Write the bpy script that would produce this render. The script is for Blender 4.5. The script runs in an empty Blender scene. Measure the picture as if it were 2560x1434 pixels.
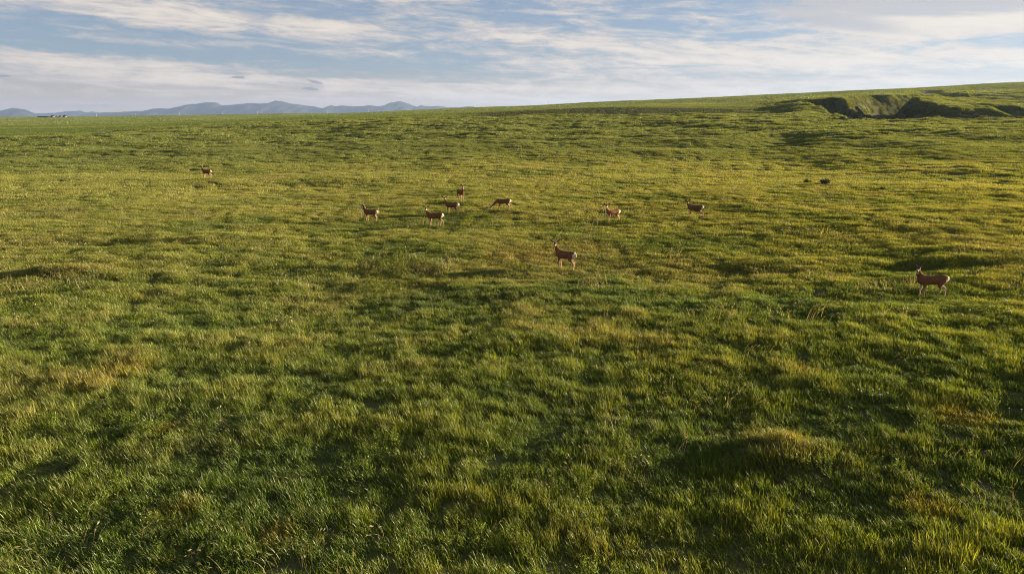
import bpy, math, random
import numpy as np
from mathutils import Vector, Matrix, Euler

# ------------------------------------------------------------------ camera, sky, sun, exposure
SCN = bpy.context.scene
COL = SCN.collection
CAM_Z = 8.4
PITCH = math.radians(14.1)
cam_d = bpy.data.cameras.new("camera")
cam_d.sensor_width = 36.0
cam_d.lens = 24.0
cam_d.clip_start = 0.3
cam_d.clip_end = 60000.0
cam = bpy.data.objects.new("camera", cam_d)
COL.objects.link(cam)
cam.location = (0.0, 0.0, CAM_Z)
cam.rotation_euler = (math.pi / 2 - PITCH, 0.0, 0.0)
SCN.camera = cam

SUN_EL = math.radians(7.7)
SUN_AZ = math.radians(74.0)          # clockwise from +Y (the view direction)
SUN_STRENGTH = 5.0
SKY_STRENGTH = 0.06
USE_HAZE = True
SCN.view_settings.view_transform = 'Standard'
SCN.view_settings.look = 'None'
SCN.view_settings.gamma = 1.0
SCN.view_settings.use_curve_mapping = False
SCN.view_settings.exposure = 2.0
SCN.cycles.filter_width = 1.0
SCN.cycles.use_denoising = True
SCN.cycles.denoiser = 'OPENIMAGEDENOISE'
SCN.cycles.denoising_input_passes = 'RGB_ALBEDO_NORMAL'
SCN.cycles.denoising_prefilter = 'NONE'
SCN.cycles.max_bounces = 6
SCN.cycles.diffuse_bounces = 3
SCN.cycles.glossy_bounces = 2
SCN.cycles.transmission_bounces = 3
SCN.cycles.volume_bounces = 1
SCN.cycles.sample_clamp_indirect = 4.0

sun_d = bpy.data.lights.new("sun", 'SUN')
sun_d.energy = SUN_STRENGTH
sun_d.angle = math.radians(0.5)
sun_d.color = (1.0, 0.83, 0.52)
sun = bpy.data.objects.new("sun", sun_d)
COL.objects.link(sun)
SUN_DIR = Vector((math.cos(SUN_EL) * math.sin(SUN_AZ), math.cos(SUN_EL) * math.cos(SUN_AZ), math.sin(SUN_EL)))
sun.rotation_euler = SUN_DIR.to_track_quat('Z', 'Y').to_euler()
sun.location = (60, 20, 40)


class NB:
    """small helper for writing node trees"""
    def __init__(self, tree):
        self.t = tree
        self.n = tree.nodes
        self.l = tree.links

    def node(self, kind, **kw):
        n = self.n.new(kind)
        for k, v in kw.items():
            setattr(n, k, v)
        return n

    def put(self, sock, v):
        if isinstance(v, bpy.types.NodeSocket):
            self.l.new(v, sock)
        elif v is not None:
            sock.default_value = v

    def math(self, op, a, b=None, c=None, clamp=False):
        n = self.node('ShaderNodeMath', operation=op, use_clamp=clamp)
        self.put(n.inputs[0], a)
        if b is not None:
            self.put(n.inputs[1], b)
        if c is not None:
            self.put(n.inputs[2], c)
        return n.outputs[0]

    def mixc(self, f, a, b, mode='MIX'):
        n = self.node('ShaderNodeMix', data_type='RGBA', blend_type=mode)
        n.clamp_factor = True
        self.put(n.inputs[0], f)
        for s, v in ((n.inputs[6], a), (n.inputs[7], b)):
            if isinstance(v, tuple) and len(v) == 3:
                v = v + (1.0,)
            self.put(s, v)
        return n.outputs[2]

    def ramp(self, f, lo, hi, smooth=True):
        n = self.node('ShaderNodeMapRange', interpolation_type='SMOOTHSTEP' if smooth else 'LINEAR')
        self.put(n.inputs[0], f)
        self.put(n.inputs[1], lo)
        self.put(n.inputs[2], hi)
        n.inputs[3].default_value = 0.0
        n.inputs[4].default_value = 1.0
        return n.outputs[0]

    def comb(self, x, y, z):
        n = self.node('ShaderNodeCombineXYZ')
        self.put(n.inputs[0], x)
        self.put(n.inputs[1], y)
        self.put(n.inputs[2], z)
        return n.outputs[0]

    def noise(self, vec, scale=1.0, detail=4.0, rough=0.55, dist=0.0, lac=2.0):
        n = self.node('ShaderNodeTexNoise', noise_dimensions='3D')
        self.put(n.inputs['Vector'], vec)
        n.inputs['Scale'].default_value = scale
        n.inputs['Detail'].default_value = detail
        n.inputs['Roughness'].default_value = rough
        n.inputs['Lacunarity'].default_value = lac
        n.inputs['Distortion'].default_value = dist
        return n.outputs[0]


#@SKY
def build_world():
    w = bpy.data.worlds.new("World")
    SCN.world = w
    w.use_nodes = True
    nt = w.node_tree
    nt.nodes.clear()
    b = NB(nt)
    out = b.node('ShaderNodeOutputWorld')
    bg = b.node('ShaderNodeBackground')
    bg.inputs[1].default_value = SKY_STRENGTH
    nt.links.new(bg.outputs[0], out.inputs[0])
    sky = b.node('ShaderNodeTexSky', sky_type='NISHITA')
    sky.sun_disc = False
    sky.sun_elevation = SUN_EL
    sky.sun_rotation = SUN_AZ
    sky.altitude = 1100.0
    sky.air_density = 1.0
    sky.dust_density = 0.9
    sky.ozone_density = 2.2
    tc = b.node('ShaderNodeTexCoord')
    sp = b.node('ShaderNodeSeparateXYZ')
    nt.links.new(tc.outputs['Generated'], sp.inputs[0])
    x, y, z = sp.outputs
    # direction on a cloud layer high above the plain
    zc = b.math('MAXIMUM', z, 0.0)
    zc = b.math('ADD', zc, 0.035)
    px = b.math('DIVIDE', x, zc)
    py = b.math('DIVIDE', y, zc)
    # fibres run towards the right-hand horizon
    A = math.radians(30.0)
    u = b.math('ADD', b.math('MULTIPLY', px, math.cos(A)), b.math('MULTIPLY', py, math.sin(A)))
    v = b.math('SUBTRACT', b.math('MULTIPLY', py, math.cos(A)), b.math('MULTIPLY', px, math.sin(A)))
    warp = b.noise(b.comb(px, py, 3.0), 0.45, 3.0, 0.5)
    v2 = b.math('ADD', v, b.math('MULTIPLY', b.math('SUBTRACT', warp, 0.5), 2.4))
    n1 = b.noise(b.comb(b.math('MULTIPLY', u, 0.16), b.math('MULTIPLY', v2, 0.75), 1.7), 1.0, 7.0, 0.58, 0.35)
    n3 = b.noise(b.comb(b.math('MULTIPLY', u, 0.07), b.math('MULTIPLY', v, 0.22), 9.0), 1.0, 3.0, 0.5)
    # azimuth / elevation of a direction, for the large cloud banks
    hor = b.math('SQRT', b.math('ADD', b.math('MULTIPLY', x, x), b.math('MULTIPLY', y, y)))
    el = b.math('DEGREES', b.math('ARCTAN2', z, hor))if False else b.math('MULTIPLY', b.math('ARCTAN2', z, hor), 57.2958)
    az = b.math('MULTIPLY', b.math('ARCTAN2', x, y), 57.2958)
    ae = b.comb(az, el, 0.0)
    et = b.math('ADD', el, b.math('MULTIPLY', az, 0.055))
    n2 = b.noise(b.comb(b.math('MULTIPLY', az, 0.17), b.math('MULTIPLY', et, 1.15), 5.1), 1.0, 8.0, 0.66, 0.7)
    n4 = b.noise(b.comb(b.math('MULTIPLY', az, 0.55), b.math('MULTIPLY', et, 2.3), 2.1), 1.0, 6.0, 0.62, 0.4)

    def bank(acc, azc, elc, ra, re, tilt, gain):
        mp = b.node('ShaderNodeMapping', vector_type='TEXTURE')
        nt.links.new(ae, mp.inputs[0])
        mp.inputs[1].default_value = (azc, elc * math.cos(math.radians(azc)), 0)
        mp.inputs[2].default_value = (0, 0, math.radians(tilt))
        mp.inputs[3].default_value = (ra, re, 1)
        g = b.node('ShaderNodeTexGradient', gradient_type='SPHERICAL')
        nt.links.new(mp.outputs[0], g.inputs[0])
        s = b.ramp(g.outputs[1], 0.0, 1.0)
        return b.math('MULTIPLY_ADD', s, gain, acc)

    bias = 0.0
    first = True
    for bk in BANKS:
        if first:
            bias = bank(b.math('MULTIPLY', z, 0.0), *bk)
            first = False
        else:
            bias = bank(bias, *bk)
    dens = b.math('ADD', b.math('MULTIPLY', n1, 0.34), b.math('MULTIPLY', n2, 0.46))
    dens = b.math('ADD', dens, b.math('MULTIPLY', n4, 0.20))
    dens = b.math('MULTIPLY_ADD', dens, 1.75, -0.40)
    dens = b.math('ADD', dens, b.math('MULTIPLY', b.math('SUBTRACT', n3, 0.5), 0.30))
    dens = b.math('ADD', dens, bias)
    cover = b.ramp(dens, 0.40, 0.68)
    thick = b.ramp(dens, 0.54, 0.84)
    shade = None
    sh = b.math('MULTIPLY', z, 0.0)
    for bk in GREYS:
        sh = bank(sh, *bk)
    shn = b.math('ADD', sh, b.math('MULTIPLY', b.math('SUBTRACT', n2, 0.5), 0.9))
    shn = b.math('MULTIPLY', b.ramp(shn, 0.12, 0.6), b.ramp(sh, 0.03, 0.25))
    cl = b.mixc(thick, CLOUD_THIN, CLOUD_LIT)
    # towards the sun the thin cloud is brighter
    rightness = b.ramp(az, -25.0, 40.0)
    cl = b.mixc(rightness, cl, b.mixc(0.5, cl, CLOUD_LIT))
    cl = b.mixc(b.math('MULTIPLY', b.ramp(el, 3.4, 0.4), 0.6), cl, (2.7, 2.2, 1.9))
    cl = b.mixc(b.math('MULTIPLY', shn, 0.80), cl, CLOUD_GREY)
    lp = b.mixc(0.5, b.mixc(1.0, sky.outputs[0], SKY_TINT, 'MULTIPLY'), SKY_BLUE)
    base = b.mixc(b.math('MULTIPLY', b.ramp(el, 4.2, -0.4), 0.9), lp, HORIZON)
    fin = b.mixc(b.math('MULTIPLY', cover, 0.92), base, cl)
    # small dark scraps of cloud low over the mountains
    sc = b.math('MULTIPLY', z, 0.0)
    for bk in SCRAPS:
        sc = bank(sc, *bk)
    scn = b.ramp(b.math('ADD', sc, b.math('MULTIPLY', b.math('SUBTRACT', b.noise(b.comb(b.math('MULTIPLY', az, 0.8), b.math('MULTIPLY', el, 5.0), 0.0), 1.0, 4.0, 0.6), 0.5), 0.9)), 0.25, 0.6)
    fin = b.mixc(b.math('MULTIPLY', scn, b.math('MULTIPLY', b.ramp(sc, 0.0, 0.2), 0.75)), fin, SCRAP)
    nt.links.new(fin, bg.inputs[0])


# (azimuth, elevation, half length, half height in degrees, tilt, gain)
BANKS = [
    (-27.0, 7.9, 20.0, 1.4, -4.0, 0.26),
    (-13.0, 6.7, 8.0, 0.75, -4.0, 0.16),
    (-5.0, 9.1, 6.0, 0.9, 2.0, 0.22),
    (-14.0, 9.4, 16.0, 0.9, 0.0, 0.18),
    (0.5, 6.1, 7.5, 1.15, -5.0, 0.19),
    (12.0, 4.7, 21.0, 1.7, -3.0, 0.21),
    (27.0, 4.2, 17.0, 1.6, -1.0, 0.19),
    (28.0, 6.2, 12.0, 1.3, -3.0, 0.19),
    (33.0, 8.3, 20.0, 2.2, -2.0, 0.62),
    (6.5, 7.8, 6.0, 0.7, -4.0, 0.12),
    (-29.0, 3.6, 15.0, 1.1, -3.0, 0.19),
    (-24.0, 2.5, 17.0, 1.1, 0.0, 0.14),
    (-25.5, 5.6, 14.0, 0.5, -2.0, 0.05),
    (-13.0, 5.4, 8.0, 0.6, -6.0, 0.08),
    (2.0, 1.8, 36.0, 1.0, 1.0, 0.14),
    (12.0, 6.9, 7.0, 0.7, -3.0, -0.14),
    (-25.0, 4.9, 13.0, 0.6, 0.0, -0.13),
    (-7.0, 3.6, 9.0, 0.8, -2.0, -0.14),
    (-17.0, 8.6, 8.0, 0.45, -3.0, -0.11),
    (-27.0, 0.85, 10.0, 0.45, 0.0, 0.09),
]
GREYS = [
    (29.0, 8.6, 16.0, 1.5, -4.0, 0.95),
    (20.0, 8.6, 9.0, 0.8, -4.0, 0.60),
    (24.5, 7.0, 9.0, 0.9, -9.0, 0.65),
    (36.0, 5.6, 7.0, 0.5, 0.0, 0.5),
    (-20.0, 8.9, 14.0, 0.7, 0.0, 0.40),
    (-33.0, 3.0, 7.0, 0.4, 0.0, 0.35),
]
SCRAPS = [
    (-21.0, 2.95, 0.75, 0.16, 0.0, 1.3),
    (-15.8, 2.05, 1.1, 0.2, -4.0, 1.2),
    (-15.5, 2.6, 1.2, 0.25, -12.0, 0.8),
    (-36.0, 3.1, 2.6, 0.15, -2.0, 0.7),
    (-31.0, 0.75, 6.0, 0.25, 0.0, 0.45),
]
CLOUD_LIT = (3.60, 3.26, 2.80)
CLOUD_THIN = (2.70, 2.48, 2.34)
CLOUD_GREY = (2.0, 2.02, 2.15)
HORIZON = (2.75, 2.08, 1.50)
SKY_TINT = (0.46, 0.50, 0.62)
SKY_BLUE = (1.62, 1.86, 2.22)
SCRAP = (1.0, 1.1, 1.4)
build_world()

# ------------------------------------------------------------------ numpy terrain
#@TERRAIN
_rng = np.random.RandomState(11)
_perm = np.concatenate([_rng.permutation(512)] * 3)
_ga = _rng.rand(512) * 2 * np.pi
_gx, _gy = np.cos(_ga), np.sin(_ga)


def perlin(x, y):
    x = np.asarray(x, float)
    y = np.asarray(y, float)
    xi = np.floor(x).astype(np.int64)
    yi = np.floor(y).astype(np.int64)
    xf = x - xi
    yf = y - yi
    u = xf * xf * xf * (xf * (xf * 6 - 15) + 10)
    v = yf * yf * yf * (yf * (yf * 6 - 15) + 10)

    def g(ix, iy, dx, dy):
        h = _perm[(_perm[ix & 511] + iy) & 511]
        return _gx[h] * dx + _gy[h] * dy
    a = g(xi, yi, xf, yf)
    b = g(xi + 1, yi, xf - 1, yf)
    c = g(xi, yi + 1, xf, yf - 1)
    d = g(xi + 1, yi + 1, xf - 1, yf - 1)
    return 1.5 * ((a + u * (b - a)) * (1 - v) + (c + u * (d - c)) * v)


def sstep(a, b, x):
    t = np.clip((x - a) / (b - a), 0, 1)
    return t * t * (3 - 2 * t)


def pchip(xk, yk, x):
    xk = np.asarray(xk, float)
    yk = np.asarray(yk, float)
    h = np.diff(xk)
    d = np.diff(yk) / h
    m = np.zeros_like(yk)
    m[0], m[-1] = d[0], d[-1]
    for i in range(1, len(xk) - 1):
        if d[i - 1] * d[i] > 0:
            w1 = 2 * h[i] + h[i - 1]
            w2 = h[i] + 2 * h[i - 1]
            m[i] = (w1 + w2) / (w1 / d[i - 1] + w2 / d[i])
    x = np.clip(x, xk[0], xk[-1])
    i = np.clip(np.searchsorted(xk, x) - 1, 0, len(xk) - 2)
    t = (x - xk[i]) / h[i]
    return ((1 + 2 * t) * (1 - t) ** 2 * yk[i] + t * (1 - t) ** 2 * h[i] * m[i]
            + t * t * (3 - 2 * t) * yk[i + 1] + t * t * (t - 1) * h[i] * m[i + 1])


# land profiles: azimuth (deg from the view direction) -> (distance, height) pairs
PROFILES = [
    (-180, [(1, 0), (100, 0), (600, 0), (2000, 2), (3500, -20), (20000, -60)]),
    (-70, [(1, 0), (100, 0), (300, 0), (700, 1.0), (1300, 2.2), (2000, 2.5), (3500, -20), (20000, -60)]),
    (-36, [(1, 0), (100, 0), (200, .6), (300, 1.5), (700, 2.2), (1300, 3.2), (2000, 4.1), (3500, -20), (20000, -60)]),
    (-18.2, [(1, 0), (100, 0.0), (180, 1.2), (330, 5.6), (700, 6.6), (1300, 7.9), (1800, 11.6), (3500, -10), (20000, -60)]),
    (-2.6, [(1, 0), (100, .2), (200, 3.3), (290, 7.7), (350, 9.4), (700, 13.1), (1200, 20.8), (3000, 0), (20000, -60)]),
    (8.7, [(1, 0), (100, .2), (200, 3.8), (287, 8.3), (345, 11.8), (600, 16.3), (1000, 26.0), (2600, 5), (20000, -60)]),
    (19.4, [(1, 0), (36, .15), (100, .5), (180, 3.4), (250, 7.2), (310, 9.1), (390, 12.9), (620, 20.0), (950, 32.0), (2400, 10), (20000, -60)]),
    (22.4, [(1, 0), (36, .25), (100, .6), (190, 4.0), (258, 7.0), (300, 9.9), (350, 13.4), (470, 17.4), (650, 22.4), (950, 33.6), (2400, 10), (20000, -60)]),
    (24.4, [(1, 0), (36, .3), (100, .7), (190, 4.4), (272, 6.7), (312, 8.4), (350, 15.0), (400, 17.2), (470, 19.0), (650, 23.6), (950, 35.0), (2400, 12), (20000, -60)]),
    (27.6, [(1, 0), (36, .4), (100, .9), (200, 4.6), (268, 6.6), (310, 10.2), (352, 15.0), (400, 17.2), (470, 19.4), (650, 25.0), (950, 36.8), (2400, 12), (20000, -60)]),
    (36, [(1, 0), (36, .5), (100, 1.2), (200, 4.6), (290, 7.0), (330, 10.2), (400, 12.2), (500, 16.2), (560, 21.5), (700, 27.0), (1000, 44.5), (2500, 20), (20000, -60)]),
    (60, [(1, 0), (36, .5), (100, 1.3), (200, 4.6), (400, 10), (700, 19), (1100, 38), (2500, 20), (20000, -60)]),
    (110, [(1, 0), (100, .4), (400, 3), (1100, 10), (2500, 5), (20000, -60)]),
    (180, [(1, 0), (100, 0), (600, 0), (2000, 2), (3500, -20), (20000, -60)]),
]
_LR = np.linspace(0, math.log(20000.0), 420)
_AZ = np.linspace(-180, 180, 721)
_cols = np.array([pchip([math.log(r) for r, z in p], [z for r, z in p], _LR) for a, p in PROFILES])
_tab = np.array([pchip([a for a, p in PROFILES], _cols[:, j], _AZ) for j in range(len(_LR))])   # [lr, az]
for _ in range(3):                                             # soften the kinks between profiles
    _tab[1:-1] = (_tab[:-2] + 2 * _tab[1:-1] + _tab[2:]) / 4
    _tab[:, 1:-1] = (_tab[:, :-2] + 2 * _tab[:, 1:-1] + _tab[:, 2:]) / 4


def base_land(x, y):
    r = np.sqrt(x * x + y * y) + 1e-6
    a = np.degrees(np.arctan2(x, y))
    fr = np.clip(np.log(np.maximum(r, 1.0)) / _LR[-1] * (len(_LR) - 1), 0, len(_LR) - 1.001)
    fa = np.clip((a + 180) / 360 * 720, 0, 719.999)
    i = fr.astype(int)
    j = fa.astype(int)
    u = fr - i
    v = fa - j
    return (_tab[i, j] * (1 - u) * (1 - v) + _tab[i + 1, j] * u * (1 - v)
            + _tab[i, j + 1] * (1 - u) * v + _tab[i + 1, j + 1] * u * v)


def seg_dist(x, y, pts):
    d = np.full(np.shape(x), 1e9)
    for (ax, ay), (bx, by) in zip(pts[:-1], pts[1:]):
        vx, vy = bx - ax, by - ay
        t = np.clip(((x - ax) * vx + (y - ay) * vy) / (vx * vx + vy * vy), 0, 1)
        d = np.minimum(d, np.hypot(x - ax - t * vx, y - ay - t * vy))
    return d


# (centre line, half width of floor, half width of rim, depth)
CHANNELS = [
    ([(420, 300), (330, 272), (250, 264), (195, 258), (150, 259), (160, 288), (170, 325), (191, 372), (222, 420), (300, 468), (400, 515), (560, 560)], 3.0, 18.0, 15.5),
    ([(198, 262), (207, 288), (212, 312)], 1.0, 13.0, 6.0),
    ([(238, 262), (256, 292), (262, 305)], 1.0, 10.0, 4.5),
    ([(132, 251), (138, 268), (142, 290), (145, 312), (149, 334)], 2.0, 12.5, 13.0),
    ([(238, 420), (222, 468), (190, 520)], 1.0, 13.0, 5.0),
    ([(300, 470), (330, 560), (380, 640)], 1.0, 14.0, 5.0),
]
# hand-placed swells and mounds: (x, y, radius x, radius y, height)
MOUNDS = [
    (6.75, 15.7, 1.2, 0.65, 0.33), (5.9, 14.7, 0.7, 0.35, -0.06),
    (-24.2, 36.2, 1.9, 0.9, 0.42), (-26.5, 35.0, 1.6, 0.6, -0.15),
    (-27.0, 44.5, 3.2, 1.1, -0.25), (-20.0, 46.5, 4.0, 1.6, 0.22),
    (1.0, 24.0, 2.2, 0.9, 0.22), (14.0, 38.0, 2.4, 1.0, 0.20), (24.5, 37.5, 2.2, 0.8, 0.28),
    (-39.1, 88.6, 3.2, 2.8, 0.5), (-36.6, 82.6, 4.0, 3.0, -.25), (-4.85, 64.8, 2.0, 2.0, 0.2), (-0.7, 59.0, 2.0, 1.5, 0.15), (14.7, 55.0, 2.0, 1.5, 0.12),
]


def carve(x, y):
    m = (y > 215) & (y < 700) & (x > 80) & (x < 700)
    out = np.zeros(np.shape(x))
    if not np.any(m):
        return out
    xs, ys = x[m], y[m]
    wob = 4.5 * perlin(xs / 23.0 + 3.1, ys / 23.0) + 1.3 * perlin(xs / 9.0, ys / 9.0 + 7.7) + 0.4 * perlin(xs / 3.1 + 5, ys / 3.1)
    c = np.zeros(xs.shape)
    for pts, w0, w1, dep in CHANNELS:
        d = seg_dist(xs, ys, pts) + wob * min(1.0, w1 / 20.0)
        t = np.clip((w1 - d) / (w1 - w0), 0, 1)
        prof = t ** 1.15 * (1.0 + 0.35 * t * (1 - t))
        prof = np.where(t > 0, np.clip(prof, 0, 1), 0)
        c = np.maximum(c, dep * prof)
    out[m] = c
    return out


def land(x, y):
    x = np.asarray(x, float)
    y = np.asarray(y, float)
    r = np.sqrt(x * x + y * y)
    z = base_land(x, y)
    near = 1.0 - sstep(420, 900, r)
    crop = crop_mask(x, y)
    soft = near * (1 - 0.85 * crop)
    # swells, hummocks and tussock ground
    z = z + soft * 0.55 * perlin(x / 47.0 + 0.3, y / 47.0 + 9.1) * sstep(20, 60, r)
    z = z + soft * (0.28 + 0.40 * sstep(110, 170, r)) * perlin(x / 17.0 + 4.0, y / 14.0 + 2.0)
    # calm lawns and lumpy stretches alternate; the middle of the meadow lies smooth
    calm = np.exp(-(((x + 8) / 48) ** 2 + ((y - 74) / 26) ** 2))
    rough = 0.40 + 0.95 * sstep(-0.1, 0.5, perlin(x / 34.0 + 8.8, y / 26.0 + 1.4))
    rough = rough * (1 - 0.6 * calm) * (1.2 - 0.2 * sstep(28, 50, r))
    z = z + soft * rough * (0.14 + 0.16 * sstep(110, 180, r)) * perlin(x / 6.4 + 1.0, y / 3.8 + 6.0)
    z = z + soft * rough * 0.10 * perlin(x / 2.1 + 2.0, y / 1.7 + 5.0)
    z = z + soft * 0.03 * perlin(x / 0.8 + 7.0, y / 0.7 + 3.0) * (1 - sstep(60, 150, r))
    # long drifting rise and fall of the far fields
    z = z + sstep(300, 900, r) * (1 - sstep(2500, 6000, r)) * (1.0 * perlin(x / 210.0, y / 150.0 + 3.0))
    for mx, my, rx, ry, h in MOUNDS:
        z = z + h * np.exp(-(((x - mx) / rx) ** 2 + ((y - my) / ry) ** 2))
    return z - carve(x, y)


_CB_A = [-90, -36, -18.2, -2.6, 8.7, 16.5, 19.5]
_CB_R = [300, 290, 335, 297, 290, 300, 312]


def crop_mask(x, y):
    """1 in the sown field beyond the prairie, 0 in the prairie"""
    r = np.sqrt(x * x + y * y)
    a = np.degrees(np.arctan2(x, y))
    edge = np.interp(a, _CB_A, _CB_R) + 6.0 * perlin(x / 40.0 + 1.0, y / 40.0)
    m = sstep(0, 5, r - edge)
    right = sstep(17.5, 20.5, a + 1.5 * perlin(x / 30.0, y / 30.0 + 4))
    far = sstep(640, 760, r)
    return m * np.maximum(1 - right, far)
#@END


def mat(name, base=(0.2, 0.2, 0.2), rough=0.8, spec=0.2, metal=0.0):
    m = bpy.data.materials.new(name)
    m.use_nodes = True
    p = m.node_tree.nodes['Principled BSDF']
    p.inputs['Base Color'].default_value = (*base, 1)
    p.inputs['Roughness'].default_value = rough
    p.inputs['Specular IOR Level'].default_value = spec
    p.inputs['Metallic'].default_value = metal
    return m, NB(m.node_tree), p


def mesh_obj(name, v, f, material=None, parent=None, smooth=False, link=True):
    me = bpy.data.meshes.new(name)
    me.from_pydata([tuple(map(float, p)) for p in v], [], [tuple(map(int, q)) for q in f])
    me.update()
    o = bpy.data.objects.new(name, me)
    if link:
        COL.objects.link(o)
    if material is not None:
        me.materials.append(material)
    if smooth:
        me.polygons.foreach_set('use_smooth', [True] * len(me.polygons))
    if parent is not None:
        o.parent = parent
    return o


def tag(o, label=None, cat=None, group=None, kind=None):
    for k, v in (('label', label), ('category', cat), ('group', group), ('kind', kind)):
        if v is not None:
            o[k] = v
    return o


def zat(x, y):
    return float(land(np.array([float(x)]), np.array([float(y)]))[0])


# ------------------------------------------------------------------ ground sheet
def build_ground():
    az = np.concatenate([np.linspace(-180, -48, 50)[:-1], np.linspace(-48, 48, 640), np.linspace(48, 180, 50)[1:-1]])
    r = np.exp(np.linspace(math.log(2.0), math.log(520.0), 620))
    r = np.concatenate([r, np.exp(np.linspace(math.log(523.0), math.log(19500.0), 150))])
    A, R = np.meshgrid(np.radians(az), r)
    X = R * np.sin(A)
    Y = R * np.cos(A)
    Z = land(X, Y)
    nr, na = X.shape
    v = np.stack([X.ravel(), Y.ravel(), Z.ravel()], 1)
    v = np.vstack([v, [[0, 0, zat(0, 0)]]])
    i = np.arange(nr - 1)[:, None] * na
    j = np.arange(na)[None, :]
    jn = (j + 1) % na
    q = np.stack([(i + j).ravel(), (i + na + j).ravel(), (i + na + jn).ravel(), (i + jn).ravel()], 1)
    tri = np.stack([np.full(na, nr * na), np.arange(na), (np.arange(na) + 1) % na], 1)
    me = bpy.data.meshes.new('prairie_ground')
    me.vertices.add(len(v))
    me.vertices.foreach_set('co', v.ravel())
    nl = q.size + tri.size
    me.loops.add(nl)
    # the grid winds clockwise seen from above: turn it over so the normals point up
    me.loops.foreach_set('vertex_index', np.concatenate([q.ravel(), tri[:, ::-1].ravel()]))
    me.polygons.add(len(q) + len(tri))
    me.polygons.foreach_set('loop_start', np.concatenate([np.arange(len(q)) * 4, q.size + np.arange(len(tri)) * 3]))
    me.update(calc_edges=True)
    me.polygons.foreach_set('use_smooth', [True] * len(me.polygons))
    o = bpy.data.objects.new('prairie_ground', me)
    COL.objects.link(o)
    m, b, p = mat('ground_thatch', rough=0.95, spec=0.05)
    geo = b.node('ShaderNodeNewGeometry')
    pos = geo.outputs['Position']
    n1 = b.noise(pos, 0.35, 6, 0.6)
    n2 = b.noise(pos, 7.0, 4, 0.65)
    n3 = b.noise(pos, 0.012, 5, 0.6)
    c = b.mixc(b.ramp(n1, 0.35, 0.65), (0.060, 0.074, 0.018), (0.080, 0.076, 0.030))
    c = b.mixc(b.math('MULTIPLY', b.ramp(n2, 0.45, 0.75), 0.6), c, (0.050, 0.046, 0.020))
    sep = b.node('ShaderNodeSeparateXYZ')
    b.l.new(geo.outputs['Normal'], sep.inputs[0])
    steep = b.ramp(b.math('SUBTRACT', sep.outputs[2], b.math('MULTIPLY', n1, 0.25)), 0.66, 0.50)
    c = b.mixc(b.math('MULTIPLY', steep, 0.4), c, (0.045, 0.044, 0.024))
    # the fields beyond read as sown green
    ln = b.node('ShaderNodeVectorMath', operation='LENGTH')
    b.l.new(pos, ln.inputs[0])
    far = b.ramp(ln.outputs['Value'], 300.0, 900.0)
    c = b.mixc(far, c, b.mixc(b.ramp(n3, 0.35, 0.65), (0.085, 0.105, 0.024), (0.105, 0.120, 0.03)))
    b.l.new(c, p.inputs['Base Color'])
    bump = b.node('ShaderNodeBump')
    bump.inputs['Strength'].default_value = 0.6
    bump.inputs['Distance'].default_value = 0.08
    b.l.new(n2, bump.inputs['Height'])
    b.l.new(bump.outputs[0], p.inputs['Normal'])
    me.materials.append(m)
    tag(o, kind='structure')
    return o


build_ground()


# ------------------------------------------------------------------ mountains beyond the plain
def ray_dir(px, py):
    """direction through a point of the 2560 x 1434 survey picture"""
    h = (px - 1280) / 1706.667
    v = (717 - py) / 1706.667
    return np.array([h, math.cos(PITCH) + v * math.sin(PITCH), -math.sin(PITCH) + v * math.cos(PITCH)])


def build_range(name, prof, dist, depth, seed, material):
    """one ridge: skyline heights along a line at distance dist, spurs and gullies down both flanks"""
    pts = []
    for px, py in prof:
        d = ray_dir(px, py)
        pts.append((dist * d[0] / d[1], CAM_Z + dist * d[2] / d[1]))
    xs = np.array([p[0] for p in pts])
    hs = np.array([p[1] for p in pts])
    n = 420
    x = np.linspace(xs[0], xs[-1], n)
    crest = np.interp(x, xs, hs)
    crest = crest + 5.0 * perlin(x / 160.0 + seed, x * 0 + seed) * sstep(0, 150, crest + 70)
    rows = np.linspace(-1, 1, 33)
    X, T = np.meshgrid(x, rows)
    fl = 1 - np.abs(T)
    lean = perlin(X / 900.0 + seed * 3.1, T * 0.6) * 0.35
    spur = perlin(X / 420.0 + seed + T * 0.9, T * 1.3 + seed) * 0.42 + perlin(X / 170.0 + seed * 2 - T, T * 2.0) * 0.26
    prof_t = np.clip(fl ** 1.15 * (1 + spur * (1 - fl) * 2.2 * np.minimum(1, np.abs(T) * 5)), 0, 1)
    base = -75.0
    Z = base + (crest[None, :] - base) * prof_t
    Y = dist + T * depth * (1 + lean * np.abs(T))
    v = np.stack([X.ravel(), Y.ravel(), Z.ravel()], 1)
    f = []
    for i in range(len(rows) - 1):
        for j in range(n - 1):
            a = i * n + j
            f.append((a, a + 1, a + n + 1, a + n))
    o = mesh_obj(name, v, f, material, smooth=True)
    tag(o, kind='structure')
    return o


m_mtn, b, p = mat('mountain_slopes', rough=0.95, spec=0.05)
pos = b.node('ShaderNodeNewGeometry').outputs['Position']
nn = b.noise(pos, 0.004, 6, 0.6)
b.l.new(b.mixc(b.ramp(nn, 0.4, 0.65), (0.020, 0.032, 0.022), (0.055, 0.052, 0.040)), p.inputs['Base Color'])

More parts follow.
